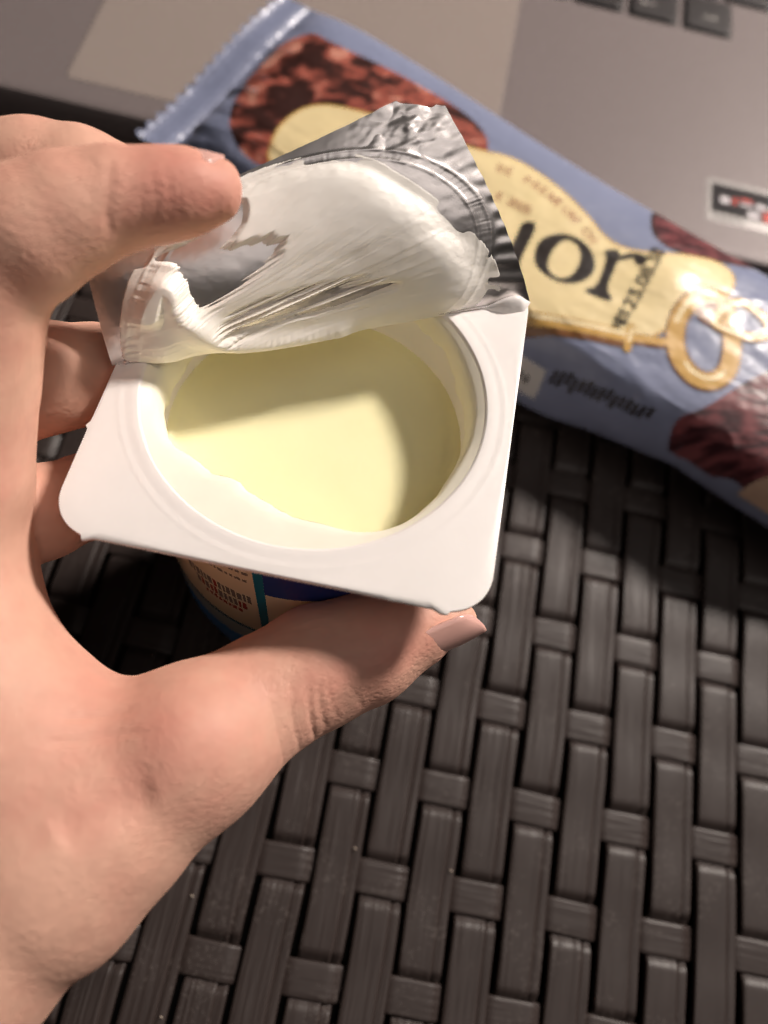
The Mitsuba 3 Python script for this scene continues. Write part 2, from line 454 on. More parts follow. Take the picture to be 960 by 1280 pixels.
def blob(pts, it=3): return sg.Polygon(chaikin(pts, it)).buffer(0)


us_ = np.linspace(9, BL - 9, 60)
inside = sg.Polygon(np.r_[np.c_[us_, -(bar_half(us_, -1.0) - 0.5)], np.c_[us_, bar_half(us_, 1.0) - 0.5][::-1]])
nut = blob([(29, -27.5), (20, -21.5), (14, -6), (14, 9), (18, 18), (27, 15.5), (42, 18.5), (59, 20), (71, 20), (79.5, 16.5), (83.5, 8.7), (80, 0), (60, -10.5), (40, -27)], 3)
cream = blob([(38, -27), (34, -18), (34.5, -9.4), (38.0, -3.9), (45.4, -0.4), (63.6, 5.2), (79.0, 9.2), (88.6, 14.6), (101.9, 13.9), (113.3, 10.6), (122.8, 6.4), (131.2, 8.4), (141.8, 16.6), (148.6, 21.6), (154, 20), (155.4, 11.7),
              (151.4, 5.1), (148.7, -1.6), (144.6, -11.5), (140, -13.5), (119, -23.5), (94.5, -34), (70, -34)], 2).intersection(inside)
printed('snack_bar__nut_chocolate_print', nut.intersection(inside), 0.07, 'm_wrap_nut')
printed('snack_bar__cream_panel_border', cream.buffer(0.7).intersection(inside), 0.13, 'm_wrap_gold')
printed('snack_bar__cream_panel', cream.buffer(0.05).intersection(inside), 0.2, 'm_wrap_cream')
choc2 = blob([(129.3, 19.6), (127.2, 27), (128.8, 33), (133.0, 36), (144, 36), (158, 36), (158, 30), (149.6, 23.1), (139.8, 16.2), (133.2, 15.8)], 3).intersection(inside)
printed('snack_bar__chocolate_piece_print_border', choc2.buffer(0.8).intersection(inside), 0.07, 'm_wrap_black')
printed('snack_bar__chocolate_piece_print', choc2, 0.1, 'm_wrap_choc')
choc3 = blob([(160.5, -24), (165.7, -18.4), (169.5, -8.2), (175, 3), (182, 12), (200, 12), (200, -30), (184.9, -24.5), (176.6, -25.8), (168, -27.5)], 2)
printed('snack_bar__chocolate_piece_print', choc3.intersection(inside), 0.1, 'm_wrap_choc')
printed('snack_bar__biscuit_print', blob([(190, -21), (185, -23.5), (184, -30), (202, -30), (206, -21)], 2).intersection(inside), 0.3, 'm_wrap_tan')

# the gold key
rod_a, rod_b = np.array([84.0, -37.2]), np.array([141.0, -13.6])
rd = (rod_b - rod_a) / np.linalg.norm(rod_b - rod_a)
rn = np.array([-rd[1], rd[0]])


def stroke(pts, w, smooth=2, closed=False):
    p = chaikin(pts, smooth, closed)
    return (sg.LinearRing(p) if closed else sg.LineString(p)).buffer(w / 2, cap_style='round')


def rod(off, w): return sg.LineString([rod_a + rn * off, rod_b + rn * off]).buffer(w / 2, cap_style='flat').intersection(inside)


printed('snack_bar__key_print_shade', rod(-1.5, 2.6), 0.26, 'm_wrap_brown')
printed('snack_bar__key_print', rod(0.35, 3.2), 0.3, 'm_wrap_gold')
printed('snack_bar__key_print_light', rod(0.9, 1.1), 0.34, 'm_wrap_pale')
ring1 = [(148.5, -4.2), (147.6, 2.0), (149.8, 8.2), (154.3, 10.8), (159.2, 5.6), (163.8, -1.8), (165.4, -7.6), (163.4, -12.4), (158.4, -13.4), (152.4, -10.4)]
ring2 = [(155.0, 2.2), (159.5, 2.6), (164.5, 4.0), (168.4, 7.2), (168.4, 10.8), (163.4, 13.2), (157, 12.6)]
printed('snack_bar__key_print_shade', sg.Polygon(chaikin([(150.0, 1.5), (152.6, 7.6), (156.0, 8.0), (158.6, 4.0), (156.0, 0.5)], 3)), 0.26, 'm_wrap_brown')
printed('snack_bar__key_print_shade', sg.LineString([rod_b, (148.2, -10.0)]).buffer(1.5).intersection(inside), 0.27, 'm_wrap_brown')
printed('snack_bar__key_print', sg.LineString([rod_b + rn * 0.3, (148.6, -9.4)]).buffer(0.95), 0.31, 'm_wrap_gold')
printed('snack_bar__key_print', sg.LineString([rod_b + rn * 2.9, rod_b - rn * 2.9]).buffer(0.95), 0.37, 'm_wrap_gold')
printed('snack_bar__key_print_light', sg.LineString([rod_b + rn * 2.6 + rd * .2, rod_b - rn * 0.6 + rd * .2]).buffer(0.38), 0.41, 'm_wrap_pale')
printed('snack_bar__key_print_shade', stroke(ring1, 5.2, 3, True), 0.30, 'm_wrap_brown')
printed('snack_bar__key_print', stroke(ring1, 4.1, 3, True), 0.34, 'm_wrap_gold')
printed('snack_bar__key_print_light', stroke([(148.6, -5.5), (147.3, 1.8), (149.6, 8.6), (153.8, 11.0)], 1.1), 0.38, 'm_wrap_pale')
printed('snack_bar__key_print_light', stroke([(165.0, -5.6), (163.8, -11.4), (158.6, -12.6), (154.0, -10.4)], 0.9), 0.38, 'm_wrap_pale')
printed('snack_bar__key_print_shade', stroke(ring2, 2.9, 3, True), 0.42, 'm_wrap_brown')
printed('snack_bar__key_print', stroke(ring2, 2.3, 3, True), 0.46, 'm_wrap_gold')
printed('snack_bar__key_print_light', stroke(ring2, 0.7, 3, True), 0.5, 'm_wrap_pale')

# lettering on the cream panel
o_out = blob([(110.4, -10.0), (108.2, -4.3), (110.0, 0.0), (114.5, 2.7), (119.8, 2.1), (124.0, -2.0), (123.6, -6.6), (120.4, -10.2), (115.5, -11.4)], 3)
o_in = blob([(113.6, -9.2), (112.2, -4.0), (113.0, 0.6), (116.2, 1.3), (119.0, -0.8), (120.4, -4.6), (120.0, -8.6), (117.2, -10.4)], 3)
printed('snack_bar__lettering', o_out.buffer(0.35).difference(o_in), 0.28, 'm_wrap_black', 1.0)
ltr_r = so.unary_union([blob([(123.0, 3.6), (126.6, 6.4), (127.8, 0), (129.0, -5.6), (131.8, -7.2), (131.6, -7.9), (125.6, -9.3), (125.4, -8.6), (127.2, -6.6), (126.0, -1), (124.8, 2.6)], 1),
                        blob([(126.6, 2.4), (128.4, 6.6), (131.6, 8.4), (133.4, 7.6), (133.0, 5.0), (131.2, 5.2), (130.4, 6.6), (128.6, 4.6)], 1)])
printed('snack_bar__lettering', ltr_r.buffer(0.3), 0.28, 'm_wrap_black', 1.0)
printed('snack_bar__lettering', blob([(101.4, -1.2), (105.2, 0.6), (106.6, -8.0), (108.0, -13.5), (110.4, -15.0), (102.4, -17.6), (104.2, -14.6), (102.8, -6.8)], 1), 0.28, 'm_wrap_black', 1.0)


def put_text(text, h, at, ang, off, bsdf, bold=False):
    v, f = flat_text(text, h, bold)
    v[:, 0] -= v[:, 0].min()
    c, s = math.cos(ang), math.sin(ang)
    uu_, vv_ = at[0] + c * v[:, 0] - s * v[:, 1], at[1] + s * v[:, 0] + c * v[:, 1]
    add('snack_bar__lettering', (drape(uu_, vv_, off + v[:, 2]), f), bsdf)


def arc_text(text, h, pts, bsdf, off=0.26):
    p = chaikin(pts, 3, False)
    d = np.r_[0, np.cumsum(np.linalg.norm(np.diff(p, axis=0), axis=1))]
    for k, ch in enumerate(text):
        if ch == ' ': continue
        s = d[-1] * (k + 0.2) / len(text)
        a = [np.interp(s, d, p[:, q]) for q in (0, 1)]
        b = [np.interp(s + 1.0, d, p[:, q]) for q in (0, 1)]
        put_text(ch, h, a, math.atan2(b[1] - a[1], b[0] - a[0]), off, bsdf, True)


arc_text('SE PREMIUM CH', 2.6, [(83.6, 5.6), (91, 8.6), (100.7, 8.8), (109.0, 7.2), (116.1, 4.8), (121.5, 2.2)], 'm_wrap_copper')
arc_text('E 2005', 2.5, [(88.0, -1.0), (96.4, 0.6), (105.0, 1.2)], 'm_wrap_copper')
da, db = np.array([138.8, -13.2]), np.array([136.2, 9.4])
ang = math.atan2(*(db - da)[::-1])
put_text('23.08.30', 3.3, da + (db - da) * 0.30, ang, 0.44, 'm_wrap_black', True)


def date_pt(a, b): return da + np.array([math.cos(ang), math.sin(ang)]) * a + np.array([-math.sin(ang), math.cos(ang)]) * b


jo = [[(0.2, 2.9), (1.7, 2.9)], [(0.95, 2.9), (0.2, 1.0)], [(0.95, 2.2), (1.7, 1.0)], [(2.2, 3.2), (2.2, 0.2)], [(2.8, 3.3), (2.8, 0.1)], [(1.8, 1.9), (2.2, 1.9)],
      [(3.6, 3.0), (5.8, 3.0)], [(4.7, 3.0), (3.7, 1.7)], [(4.7, 2.5), (5.7, 1.7)], [(4.7, 1.6), (4.7, 0.7)], [(3.4, 0.6), (6.0, 0.6)]]
printed('snack_bar__lettering', so.unary_union([sg.LineString([date_pt(*q) for q in s]).buffer(0.22) for s in jo]), 0.44, 'm_wrap_black', 1.0)
# white panel with small print on the near flank, beside a line of dark print
printed('snack_bar__white_panel', sg.Polygon([(100, -32), (101, -27.6), (128.6, -27.2), (130.6, -32)]).intersection(inside), 0.12, 'm_wrap_white', 1.0)
for q in range(5):
    printed('snack_bar__small_print', sg.box(117 + 1.9 * q, -29.6 + 0.05 * q, 118.2 + 1.9 * q, -28.7), 0.18, 'm_wrap_black', 1.0)
for q in range(15):
    u_ = 130.5 + 1.75 * q
    e_ = -float(bar_half(np.array(u_), -1.0)) + 4.0 + 0.2 * (q % 3)
    printed('snack_bar__small_print', sg.box(u_, e_ - 1.5 - 0.2 * (q % 2), u_ + 1.2, e_), 0.18, 'm_wrap_black', 1.0)

# ------------------------------------------------------------------ yogurt cup
CO, CU, CV, CN = np.array([-15.36, 60.14, 80.84]), np.array([0.9963, 0.0745, 0.0424]), np.array([-0.0711, 0.9944, -0.0778]), np.array([-0.048, 0.0745, 0.9961])


def cup(v): return frame(np.asarray(v, float), CO, CU, CV, CN)


# flange: polar sheet from the mouth to the rounded square edge, with raised beads
na = 360
ang = np.linspace(0, 2 * math.pi, na, endpoint=False)
sq = sg.box(-31, -31, 31, 31).buffer(-6.5).buffer(6.5, quad_segs=16)
edge = np.array([np.linalg.norm(np.array(sg.LineString([(0, 0), (60 * math.cos(a), 60 * math.sin(a))]).intersection(sq.exterior).coords[0])) for a in ang])
# short snap-off nubs left on the straight edges
for a0, w, h in [(math.radians(-129.0), 0.010, 0.8), (math.radians(-51.5), 0.012, 1.0), (math.radians(-60.5), 0.007, 0.3), (math.radians(-156), 0.012, 0.5)]:
    d = (ang - a0 + math.pi) % (2 * math.pi) - math.pi
    edge = edge + h * np.exp(-(d / w) ** 2)


def flange_h(r):
    r = np.asarray(r, float)
    return (0.06 * np.exp(-((r - 29.6) / 0.6) ** 2) + 0.08 * np.exp(-((r - 27.6) / 1.0) ** 2)
            - 0.9 * ss(26.9, 25.9, r))


rs = np.r_[25.8, 25.95, 26.2, 26.5, 26.8, np.linspace(27.0, 30.2, 18)]
rings = []
for r in rs:
    rings.append(np.stack([r * np.cos(ang), r * np.sin(ang), np.full(na, flange_h(r))], -1))
for k in np.linspace(0.15, 1, 7):
    rr = 30.2 + (edge - 30.2) * k
    warp = 0.35 * (meshkit.fbm(np.stack([rr * np.cos(ang) * 0.06, rr * np.sin(ang) * 0.06, 0 * rr], -1), 2, 3) - 0.5)
    rings.append(np.stack([rr * np.cos(ang), rr * np.sin(ang), flange_h(30.2) + warp * k - (0.12 if k == 1 else 0)], -1))
top_n = len(rings)
last = rings[-1]
rings.append(last * [1, 1, 0] + [0, 0, 1] * (last[:, 2:] - 0.62))
rings.append(rings[-1] * [0.93, 0.93, 1])
rings.append(np.stack([28.4 * np.cos(ang), 28.4 * np.sin(ang), np.full(na, -0.85)], -1))
v = np.vstack(rings)
f = grid_faces(len(rings), na, True)
add('yogurt_cup__rim', (cup(v), f), 'm_plastic', smooth=40)
# inner wall and outer body
add('yogurt_cup__inner_wall', tuple((cup(q[0]), q[1][:, ::-1]) for q in [lathe([(25.8, -0.9), (25.55, -1.6), (25.2, -5), (24.6, -12), (24.0, -22), (20, -24), (0.01, -24)], 120)])[0], 'm_plastic', smooth=40)
bprof = [(28.4, -0.6), (28.4, -3), (28.4, -30), (28.3, -52), (27.6, -57), (25.5, -61), (22, -63.5), (21, -63.8), (0.01, -62.5)]
v, f = lathe(bprof, 120)
add('yogurt_cup__body', (cup(v), f), 'm_plastic', smooth=40)


def sleeve(key, a0, a1, z0, z1, off, bsdf):
    n = max(3, int(abs(a1 - a0) / 3))
    a = np.radians(np.linspace(a0, a1, n))
    z = np.linspace(z0, z1, 4)
    r = np.interp(-z, [0, 30, 52, 57, 61], [28.4, 28.4, 28.3, 27.6, 25.5]) + off
    v = np.stack([r[:, None] * np.cos(a), r[:, None] * np.sin(a), np.broadcast_to(z[:, None], (4, n))], -1).reshape(-1, 3)
    add(key, (cup(v), grid_faces(4, n)), bsdf, smooth=True)


sleeve('yogurt_cup__label', -215, -96.4, -2.0, -36, 0.10, 'm_cream_print')
sleeve('yogurt_cup__label_line', -215, -93.2, -36, -37.2, 0.12, 'm_teal_print')
sleeve('yogurt_cup__label_stripe', -215, -20, -37.2, -44, 0.10, 'm_pale_print')
sleeve('yogurt_cup__label_band', -215, -20, -44, -56, 0.10, 'm_sky_print')
sleeve('yogurt_cup__label_line', -96.4, -93.2, -2.0, -36, 0.12, 'm_teal_print')
sleeve('yogurt_cup__label_panel', -93.2, -20, -2.0, -16, 0.10, 'm_navy_print')
sleeve('yogurt_cup__label_panel', -93.2, -20, -16, -37.2, 0.10, 'm_cream_print')
for row in range(3):
    a = -128.0
    while a < -99.5:
        w = rng.uniform(0.7, 2.2)
        z0 = -6.0 - 3.0 * row
        sleeve('yogurt_cup__label_small_print', a, a + w, z0, z0 - 1.0, 0.15, 'm_dark_print')
        a += w + 0.7
for row, (z0, h, c) in enumerate([(-19.0, 3.4, 'm_dark_print'), (-22.8, 3.4, 'm_dark_print'), (-26.6, 1.8, 'm_red_print')]):
    a = -124.0 + 3 * row
    while a < -99.8 - 1.5 * row:
        w = rng.uniform(0.8, 1.8)
        sleeve('yogurt_cup__label_emblem_print', a, a + w, z0 - rng.uniform(0, 0.5), z0 - h, 0.15, 'm_red_print' if rng.random() < 0.2 else c)
        a += w + 0.55
tag('yogurt_cup', 'small white square-rimmed yogurt cup with foil lid peeled open, held in the hand', 'yogurt cup')

# yogurt inside
rr = np.r_[0.01, np.linspace(1.5, 22.5, 16), 23.4, 24.0, 24.4, 24.7]
a = np.linspace(0, 2 * math.pi, 144, endpoint=False)
R, A = np.meshgrid(rr, a, indexing='ij')
X, Y = R * np.cos(A), R * np.sin(A)
Z = -12.6 + 0.8 * (meshkit.fbm(np.stack([X * 0.06, Y * 0.06, 0 * X], -1), 3, 2) - 0.5) + 0.9 * ss(22.3, 24.8, R) ** 1.5
add('yogurt__surface', (cup(np.stack([X, Y, Z], -1).reshape(-1, 3)), grid_faces(len(rr), len(a), True)), 'm_yogurt', smooth=True)
tag('yogurt', 'smooth pale yellow yogurt filling the open cup', 'yogurt')

# film of yogurt that clings to the inner wall with a ragged lower edge
a = np.linspace(0, 2 * math.pi, 400, endpoint=False)
na_ = len(a)


def bump(c0, w): return np.exp(-((((np.degrees(a) - c0 + 180) % 360) - 180) / w) ** 2)


nz1 = meshkit.fbm(np.stack([np.cos(a) * 4, np.sin(a) * 4, 0 * a], -1), 4, 31)
nz2 = meshkit.fbm(np.stack([np.cos(a) * 11, np.sin(a) * 11, 0 * a + 4], -1), 3, 33)
thick = 0.25 + 0.9 * np.clip(nz1 - 0.35, 0, 1) + 5.4 * bump(-114, 34) * (0.7 + 0.7 * nz1) + 2.2 * bump(-76, 16) + 0.8 * bump(20, 26) + 0.8 * bump(-20, 16) + 1.0 * bump(175, 26) + 0.25 * (nz2 - 0.5)
thick = np.clip(thick, 0.12, None)
low = -3.2 - 5.2 * nz1 - 1.2 * (nz2 - 0.3) - 1.6 * bump(15, 30) - 2.0 * bump(180, 30) + 1.8 * bump(-107, 40)
prof_t = np.array([-0.10, 0.04, 0.12, 0.25, 0.45, 0.7, 0.88, 0.97, 1.0])
prof_r = np.array([0.0, 0.38, 0.68, 0.88, 1.0, 0.97, 0.78, 0.42, 0.0])
vs = []
for t_, r_ in zip(prof_t, prof_r):
    z = np.minimum(-0.62 + (low + 0.62) * t_, -0.02)
    wall = np.interp(-z, [0.05, 0.3, 0.55, 0.9, 1.6, 5, 12], [26.9, 26.45, 26.15, 25.8, 25.55, 25.2, 24.6])
    rad = wall + 0.08 - thick * r_
    vs.append(np.stack([rad * np.cos(a), rad * np.sin(a), z], -1))
add('yogurt__wall_film', (cup(np.vstack(vs)), grid_faces(len(vs), na_, True)[:, ::-1]), 'm_film', smooth=True)

# ------------------------------------------------------------------ foil lid, peeled up and bent back
LID = np.array([[[-31.4, -2.9, 0.0], [-32.5, -0.7, 5.8], [-34.0, 2.6, 11.7], [-35.2, 5.3, 15.9]],
                [[-17.1, 4.2, -0.2], [-18.2, 5.8, 8.1], [-22.1, 9.8, 14.1], [-25.8, 14.3, 17.1]],
                [[-1.9, 11.5, -0.3], [-4.6, 14.0, 9.4], [-9.8, 18.3, 15.6], [-15.7, 23.1, 18.7]],
                [[14.1, 19.2, -0.2], [8.8, 21.8, 11.0], [2.0, 26.5, 18.0], [-4.4, 31.5, 21.8]],
                [[31.0, 27.1, -0.0], [24.2, 29.9, 11.1], [15.9, 35.3, 19.6], [8.1, 40.9, 25.9]]])
lid_sp = [RectBivariateSpline([0, .25, .5, .75, 1], [0, .35, .7, 1], LID[..., k], kx=3, ky=3) for k in range(3)]


def lid_pt(s, t): return np.stack([q.ev(s, t) for q in lid_sp], -1)


def lid_n(s, t):
    n = np.cross(np.stack([q.ev(s, t, dx=1) for q in lid_sp], -1), np.stack([q.ev(s, t, dy=1) for q in lid_sp], -1))
    return n / np.linalg.norm(n, axis=-1, keepdims=True)


ns, nt = 330, 230
s1, t1 = np.linspace(0, 1, ns), np.linspace(0, 1, nt)
S, Tm = np.meshgrid(s1, t1, indexing='ij')
tmax = 1 - 0.10 * ss(0.885, 1.0, S) - 0.05 * ss(0.06, 0.0, S) + 0.006 * (meshkit.noise(np.stack([S * 40, 0 * S, 0 * S], -1), 3) - 0.5) + 0.02 * np.exp(-((S - 0.905) / 0.006) ** 2) + 0.012 * np.exp(-((S - 0.985) / 0.008) ** 2)
Tt = Tm * tmax
base, nrm = lid_pt(S, Tt), lid_n(S, Tt)
hinge = np.stack([-31.4 + 62.4 * S, -2.9 + 30.0 * S], -1)
bot = np.stack([-31 + 62 * S, -31 + 0 * S], -1)
FL = hinge + (bot - hinge) * Tt[..., None]          # where the point lay on the closed cup
FR = np.hypot(FL[..., 0], FL[..., 1])
FA = np.arctan2(FL[..., 1], FL[..., 0])
on_ring = np.exp(-((FR - 29.4) / 0.36) ** 2) + 0.8 * np.exp(-((FR - 27.4) / 0.32) ** 2)
between = ss(26.8, 27.6, FR) * ss(30.0, 29.2, FR)
tick = meshkit.noise(np.stack([FA * 62, FR * 0.35, 0 * FA], -1), 17) - 0.5
crink = meshkit.fbm(np.stack([FL[..., 0] * 0.16, FL[..., 1] * 0.16, 0 * FR], -1), 3, 23)
crinkle = np.abs(crink - 0.5) * 2
corner = np.exp(-(((S - 0.90) / 0.10) ** 2 + ((Tt - 0.88) / 0.13) ** 2))
sharp = meshkit.fbm(np.stack([FL[..., 0] * 0.22, FL[..., 1] * 0.22, 0 * FR + 5], -1), 3, 29)
right_wave = ss(0.86, 0.95, S)
disp = (0.13 * on_ring + between * tick * (0.03 + 0.6 * ss(0.22, 0.0, S)) + 0.40 * crinkle * ss(0.75, 0.95, S) * ss(0.2, 0.75, Tt) + 0.75 * corner * (np.abs(sharp - 0.5) * 2 - 0.3)
        + 0.10 * right_wave * np.sin(FA * 46) * ss(29.6, 31, FR))
foil = base + nrm * disp[..., None]
back = foil - nrm * 0.07
fv = np.vstack([foil.reshape(-1, 3), back.reshape(-1, 3)])
gf = grid_faces(ns, nt)
m0 = ns * nt
ii = np.arange(m0).reshape(ns, nt)
loop = np.r_[ii[:, 0], ii[-1, 1:], ii[-2::-1, -1], ii[0, -2:0:-1]]
l2 = np.roll(loop, -1)
side = np.stack([loop, l2, l2 + m0, loop + m0], 1)
add('yogurt_cup__foil_lid', (cup(fv), np.vstack([gf, gf[:, ::-1] + m0, side])), 'm_foil', smooth=60)
labels['yogurt_cup__foil_lid'] = {'label': 'peeled silver foil lid smeared with white yogurt'}

# the part of the lid that is still sealed to the rim behind the fold
seal = sq.buffer(-0.15).intersection(sg.Polygon([(-31.4, -2.9), (31.2, 27.1), (40, 27.1), (40, 40), (-40, 40), (-40, -2.9)]))
sm = trimesh.creation.extrude_polygon(seal, 0.08, engine='earcut')
add('yogurt_cup__foil_lid__sealed_part', (cup(np.array(sm.vertices) + [0, 0, 0.32]), np.array(sm.faces)), 'm_foil')

# yogurt smeared on the underside of the lid: a layer of varying thickness, bare where it has been wiped
def sdist(pts, it=1):
    poly = sg.Polygon(chaikin(pts, it)).buffer(0)
    P = np.stack([S * 62, Tt * 40], -1)
    import shapely
    pt = shapely.points(P[..., 0], P[..., 1])
    poly = shapely.affinity.scale(poly, 62, 40, origin=(0, 0)) if hasattr(shapely, 'affinity') else poly
    shapely.prepare(poly)
    d = shapely.distance(pt, poly.exterior)
    return np.where(shapely.contains(poly, pt), d, -d)


import shapely.affinity
region = sdist([(0.055, 0.0), (0.060, 0.276), (0.105, 0.559), (0.16, 0.70), (0.20, 0.93), (0.437, 0.945), (0.499, 0.945), (0.571, 0.936), (0.70, 0.885), (0.765, 0.79), (0.79, 0.72), (0.825, 0.62), (0.855, 0.53),
                (0.875, 0.449), (0.91, 0.334), (0.927, 0.195), (0.912, 0.06), (0.87, -0.03), (0.5, -0.06), (0.2, -0.06)])
holeA = sdist([(0.182, 0.70), (0.283, 0.72), (0.372, 0.777), (0.44, 0.87), (0.415, 0.761), (0.359, 0.676), (0.309, 0.645), (0.250, 0.60), (0.215, 0.66)])
wedge = sdist([(0.215, 0.56), (0.25, 0.64), (0.304, 0.66), (0.403, 0.60), (0.470, 0.555), (0.347, 0.43), (0.26, 0.345), (0.213, 0.287), (0.200, 0.362), (0.214, 0.472)])
streakB = sdist([(0.225, 0.17), (0.30, 0.27), (0.401, 0.32), (0.518, 0.31), (0.62, 0.285), (0.74, 0.19), (0.60, 0.125), (0.467, 0.125), (0.368, 0.11), (0.27, 0.085)])
P2 = np.stack([S, Tt], -1)
fan = np.arctan2(Tt + 0.15, S + 0.55)               # streaks fan out from the pulled corner
rad = np.hypot(Tt + 0.15, S + 0.55)
st = meshkit.fbm(np.stack([fan * 22, rad * 1.6, 0 * S], -1), 4, 41) - 0.5
fine = meshkit.fbm(np.stack([fan * 120, rad * 4.0, 0 * S + 2], -1), 3, 43) - 0.5
lump = meshkit.fbm(np.stack([S * 6, Tt * 5, 0 * S], -1), 4, 47) - 0.5
grit = meshkit.fbm(np.stack([S * 70, Tt * 46, 0 * S], -1), 3, 49) - 0.5
rag = lump * 2.2 + grit * 0.35
h = np.minimum(region + rag * 0.9, 7.0)
thick = 0.75 * ss(-0.2, 4.5, h) + 0.30 * np.clip(st, -0.5, 0.5) * ss(0, 2, h) + 0.05 * fine * ss(0, 2, h) + 0.35 * lump
right_mass = np.exp(-(((S - 0.80) / 0.17) ** 2 + ((Tt - 0.38) / 0.33) ** 2))
thick = thick + 1.0 * right_mass * ss(0, 6.5, h) + 0.5 * np.exp(-(((S - 0.62) / 0.25) ** 2 + ((Tt - 0.7) / 0.25) ** 2)) * ss(0, 2.5, h)
rp = chaikin([(0.085, 0.30), (0.150, 0.50), (0.178, 0.52), (0.188, 0.40), (0.205, 0.25), (0.240, 0.12), (0.32, 0.035), (0.45, 0.0), (0.6, -0.02)], 3, False) * [62, 40]
rd_, ri = cKDTree(rp).query(P2 * [62, 40])
thick = thick + (3.0 - 1.8 * ri / len(rp)) * np.exp(-(rd_ / 2.4) ** 2)
thick = thick + 1.5 * np.exp(-(((S - 0.13) / 0.06) ** 2 + ((Tt - 0.15) / 0.2) ** 2))
thick = thick - 2.0 * ss(-1.4, 1.2, holeA + rag * 0.6) - 1.7 * ss(-2.2, 1.6, wedge + fine * 2.0 + 3.0 * st + lump)
lines = meshkit.fbm(np.stack([fan * 85, rad * 2.2, 0 * S + 8], -1), 3, 53) - 0.5
thick = thick - 1.5 * ss(-0.8, 2.0, streakB + fine * 2.0 + lump * 3) * (0.62 + 2.6 * np.clip(lines + 0.5 * fine, -0.3, 0.5))
thick = np.where(region < -1.6, -1, thick)
thick = thick * ss(0.0, 0.012, S) * 1.0
th = np.clip(thick, -0.12, 3.2) + disp * 0.85
smear = base + nrm * th[..., None]
keep = (np.clip(thick, -0.12, 3.2) > -0.115).reshape(-1)
fk = gf[keep[gf].any(1)]
used = np.unique(fk)
remap = np.full(m0, -1); remap[used] = np.arange(len(used))
add('yogurt_cup__foil_lid__yogurt_smear', (cup(smear.reshape(-1, 3)[used]), remap[fk]), 'm_smear', smooth=True)

# small white fold of the rim where the lid still holds
s_ = np.linspace(0.86, 1.0, 24)
w_ = np.linspace(0, 1, 9)
SS, WW = np.meshgrid(s_, w_, indexing='ij')
lift = 2.3 * ss(0.86, 0.95, SS) * ss(1.006, 0.955, SS) * np.sin(WW * math.pi) ** 0.8
wid = 3.0 * ss(0.86, 0.94, SS) * ss(1.01, 0.97, SS) + 0.05
hx, hy = -31.4 + 62.4 * SS, -2.9 + 30.0 * SS
nx, ny = 0.435, -0.90
ridge_v = np.stack([hx + nx * wid * (WW - 0.35), hy + ny * wid * (WW - 0.35), 0.03 + lift], -1)
add('yogurt_cup__rim_fold', (cup(ridge_v.reshape(-1, 3)), grid_faces(24, 9)), 'm_plastic', smooth=True)

# ------------------------------------------------------------------ the hand: one continuous surface from a distance field
chains = [
    (3.0, [[16.1, 35.3, 67.5, 3.2], [9.3, 32.5, 66.3, 6.9], [3.1, 27.1, 65.6, 8.7], [-3.0, 22.7, 65.4, 9.5], [-9.5, 15.6, 66.2, 9.3], [-16.4, 6.2, 68.8, 10.3]]),
    (5.0, [[-16.4, 6.2, 68.8, 10.3], [-23.8, -5.3, 68.8, 12], [-29.6, -14.5, 67.6, 13.2], [-39.0, -22.8, 65.7, 17], [-47.2, -28.1, 63.5, 20]]),
    (6.0, [[-47.8, 6.8, 69.0, 8.5], [-35.9, 4.7, 69.7, 8.0], [-25.9, 3.4, 70.3, 7.2], [-17.2, 5.4, 71.7, 8.5]]),
    (6.0, [[-57.9, 16.7, 72.1, 11.8], [-50.9, 5.3, 71.1, 15], [-38.1, -3.1, 69.7, 14], [-30.3, -11.4, 68.4, 13]]),
    (6.0, [[-58.2, 16.7, 71.6, 12], [-54.6, -6.5, 67.2, 20], [-47.2, -28.1, 63.5, 21], [-55.2, -50.2, 60.7, 25]]),
    (3.0, [[-58.3, 17.5, 73.0, 11.5], [-57.9, 30.0, 81.5, 9.6], [-59.0, 41.4, 90.7, 9.4], [-59.0, 50.0, 98.7, 9.5]]),
    (1.2, [[-58.9, 51.3, 100.3, 9.05], [-53.0, 56.9, 103.7, 8.35], [-49.1, 60.7, 104.8, 7.55], [-44.7, 64.4, 105.3, 6.45], [-39.4, 67.3, 105.4, 5.80], [-36.2, 68.9, 105.6, 5.35], [-33.2, 70.2, 105.7, 3.7], [-32.7, 72.1, 106.6, 2.00]]),
    (0.6, [[-80.4, 59.0, 88.6, 8.4], [-72.8, 69.3, 92.9, 8.1], [-62.8, 73.4, 94.1, 8.0], [-56.0, 74.4, 94.3, 7.8], [-51.5, 75.2, 94.2, 6.6]]),
    (0.8, [[-77.5, 36.5, 72.3, 10], [-66.0, 44.3, 75.6, 9.3], [-56.6, 51.9, 75.6, 8.6], [-52.4, 57.4, 70.3, 8.3], [-47.9, 62.2, 63.6, 7.8]]),
    (0.8, [[-71.9, 19.2, 65.0, 9.5], [-60.0, 25.9, 67.9, 8.2], [-51.2, 33.1, 67.6, 7.4], [-47.9, 39.2, 62.6, 7], [-43.6, 46.4, 57.0, 6.5]]),
]
HS = 0.8
lo, hi = np.array([-90.0, -52, 44]), np.array([24.0, 88, 121])
dims = np.ceil((hi - lo) / HS).astype(int) + 1
field = np.full(dims, 9.0, np.float32)


def cone_field(block, a, b, ra, rb):
    """Signed distance to a round cone at the points of the block (approximation good near the surface)."""
    pa = block - a
    ba = b - a
    l2 = ba @ ba
    t = np.clip((pa @ ba) / l2, 0, 1)
    d = np.linalg.norm(pa - t[..., None] * ba, axis=-1)
    return d - (ra + (rb - ra) * t)


def smin(a, b, k):
    h = np.clip(k - np.abs(a - b), 0, None) / k
    return np.minimum(a, b) - h * h * k * 0.25


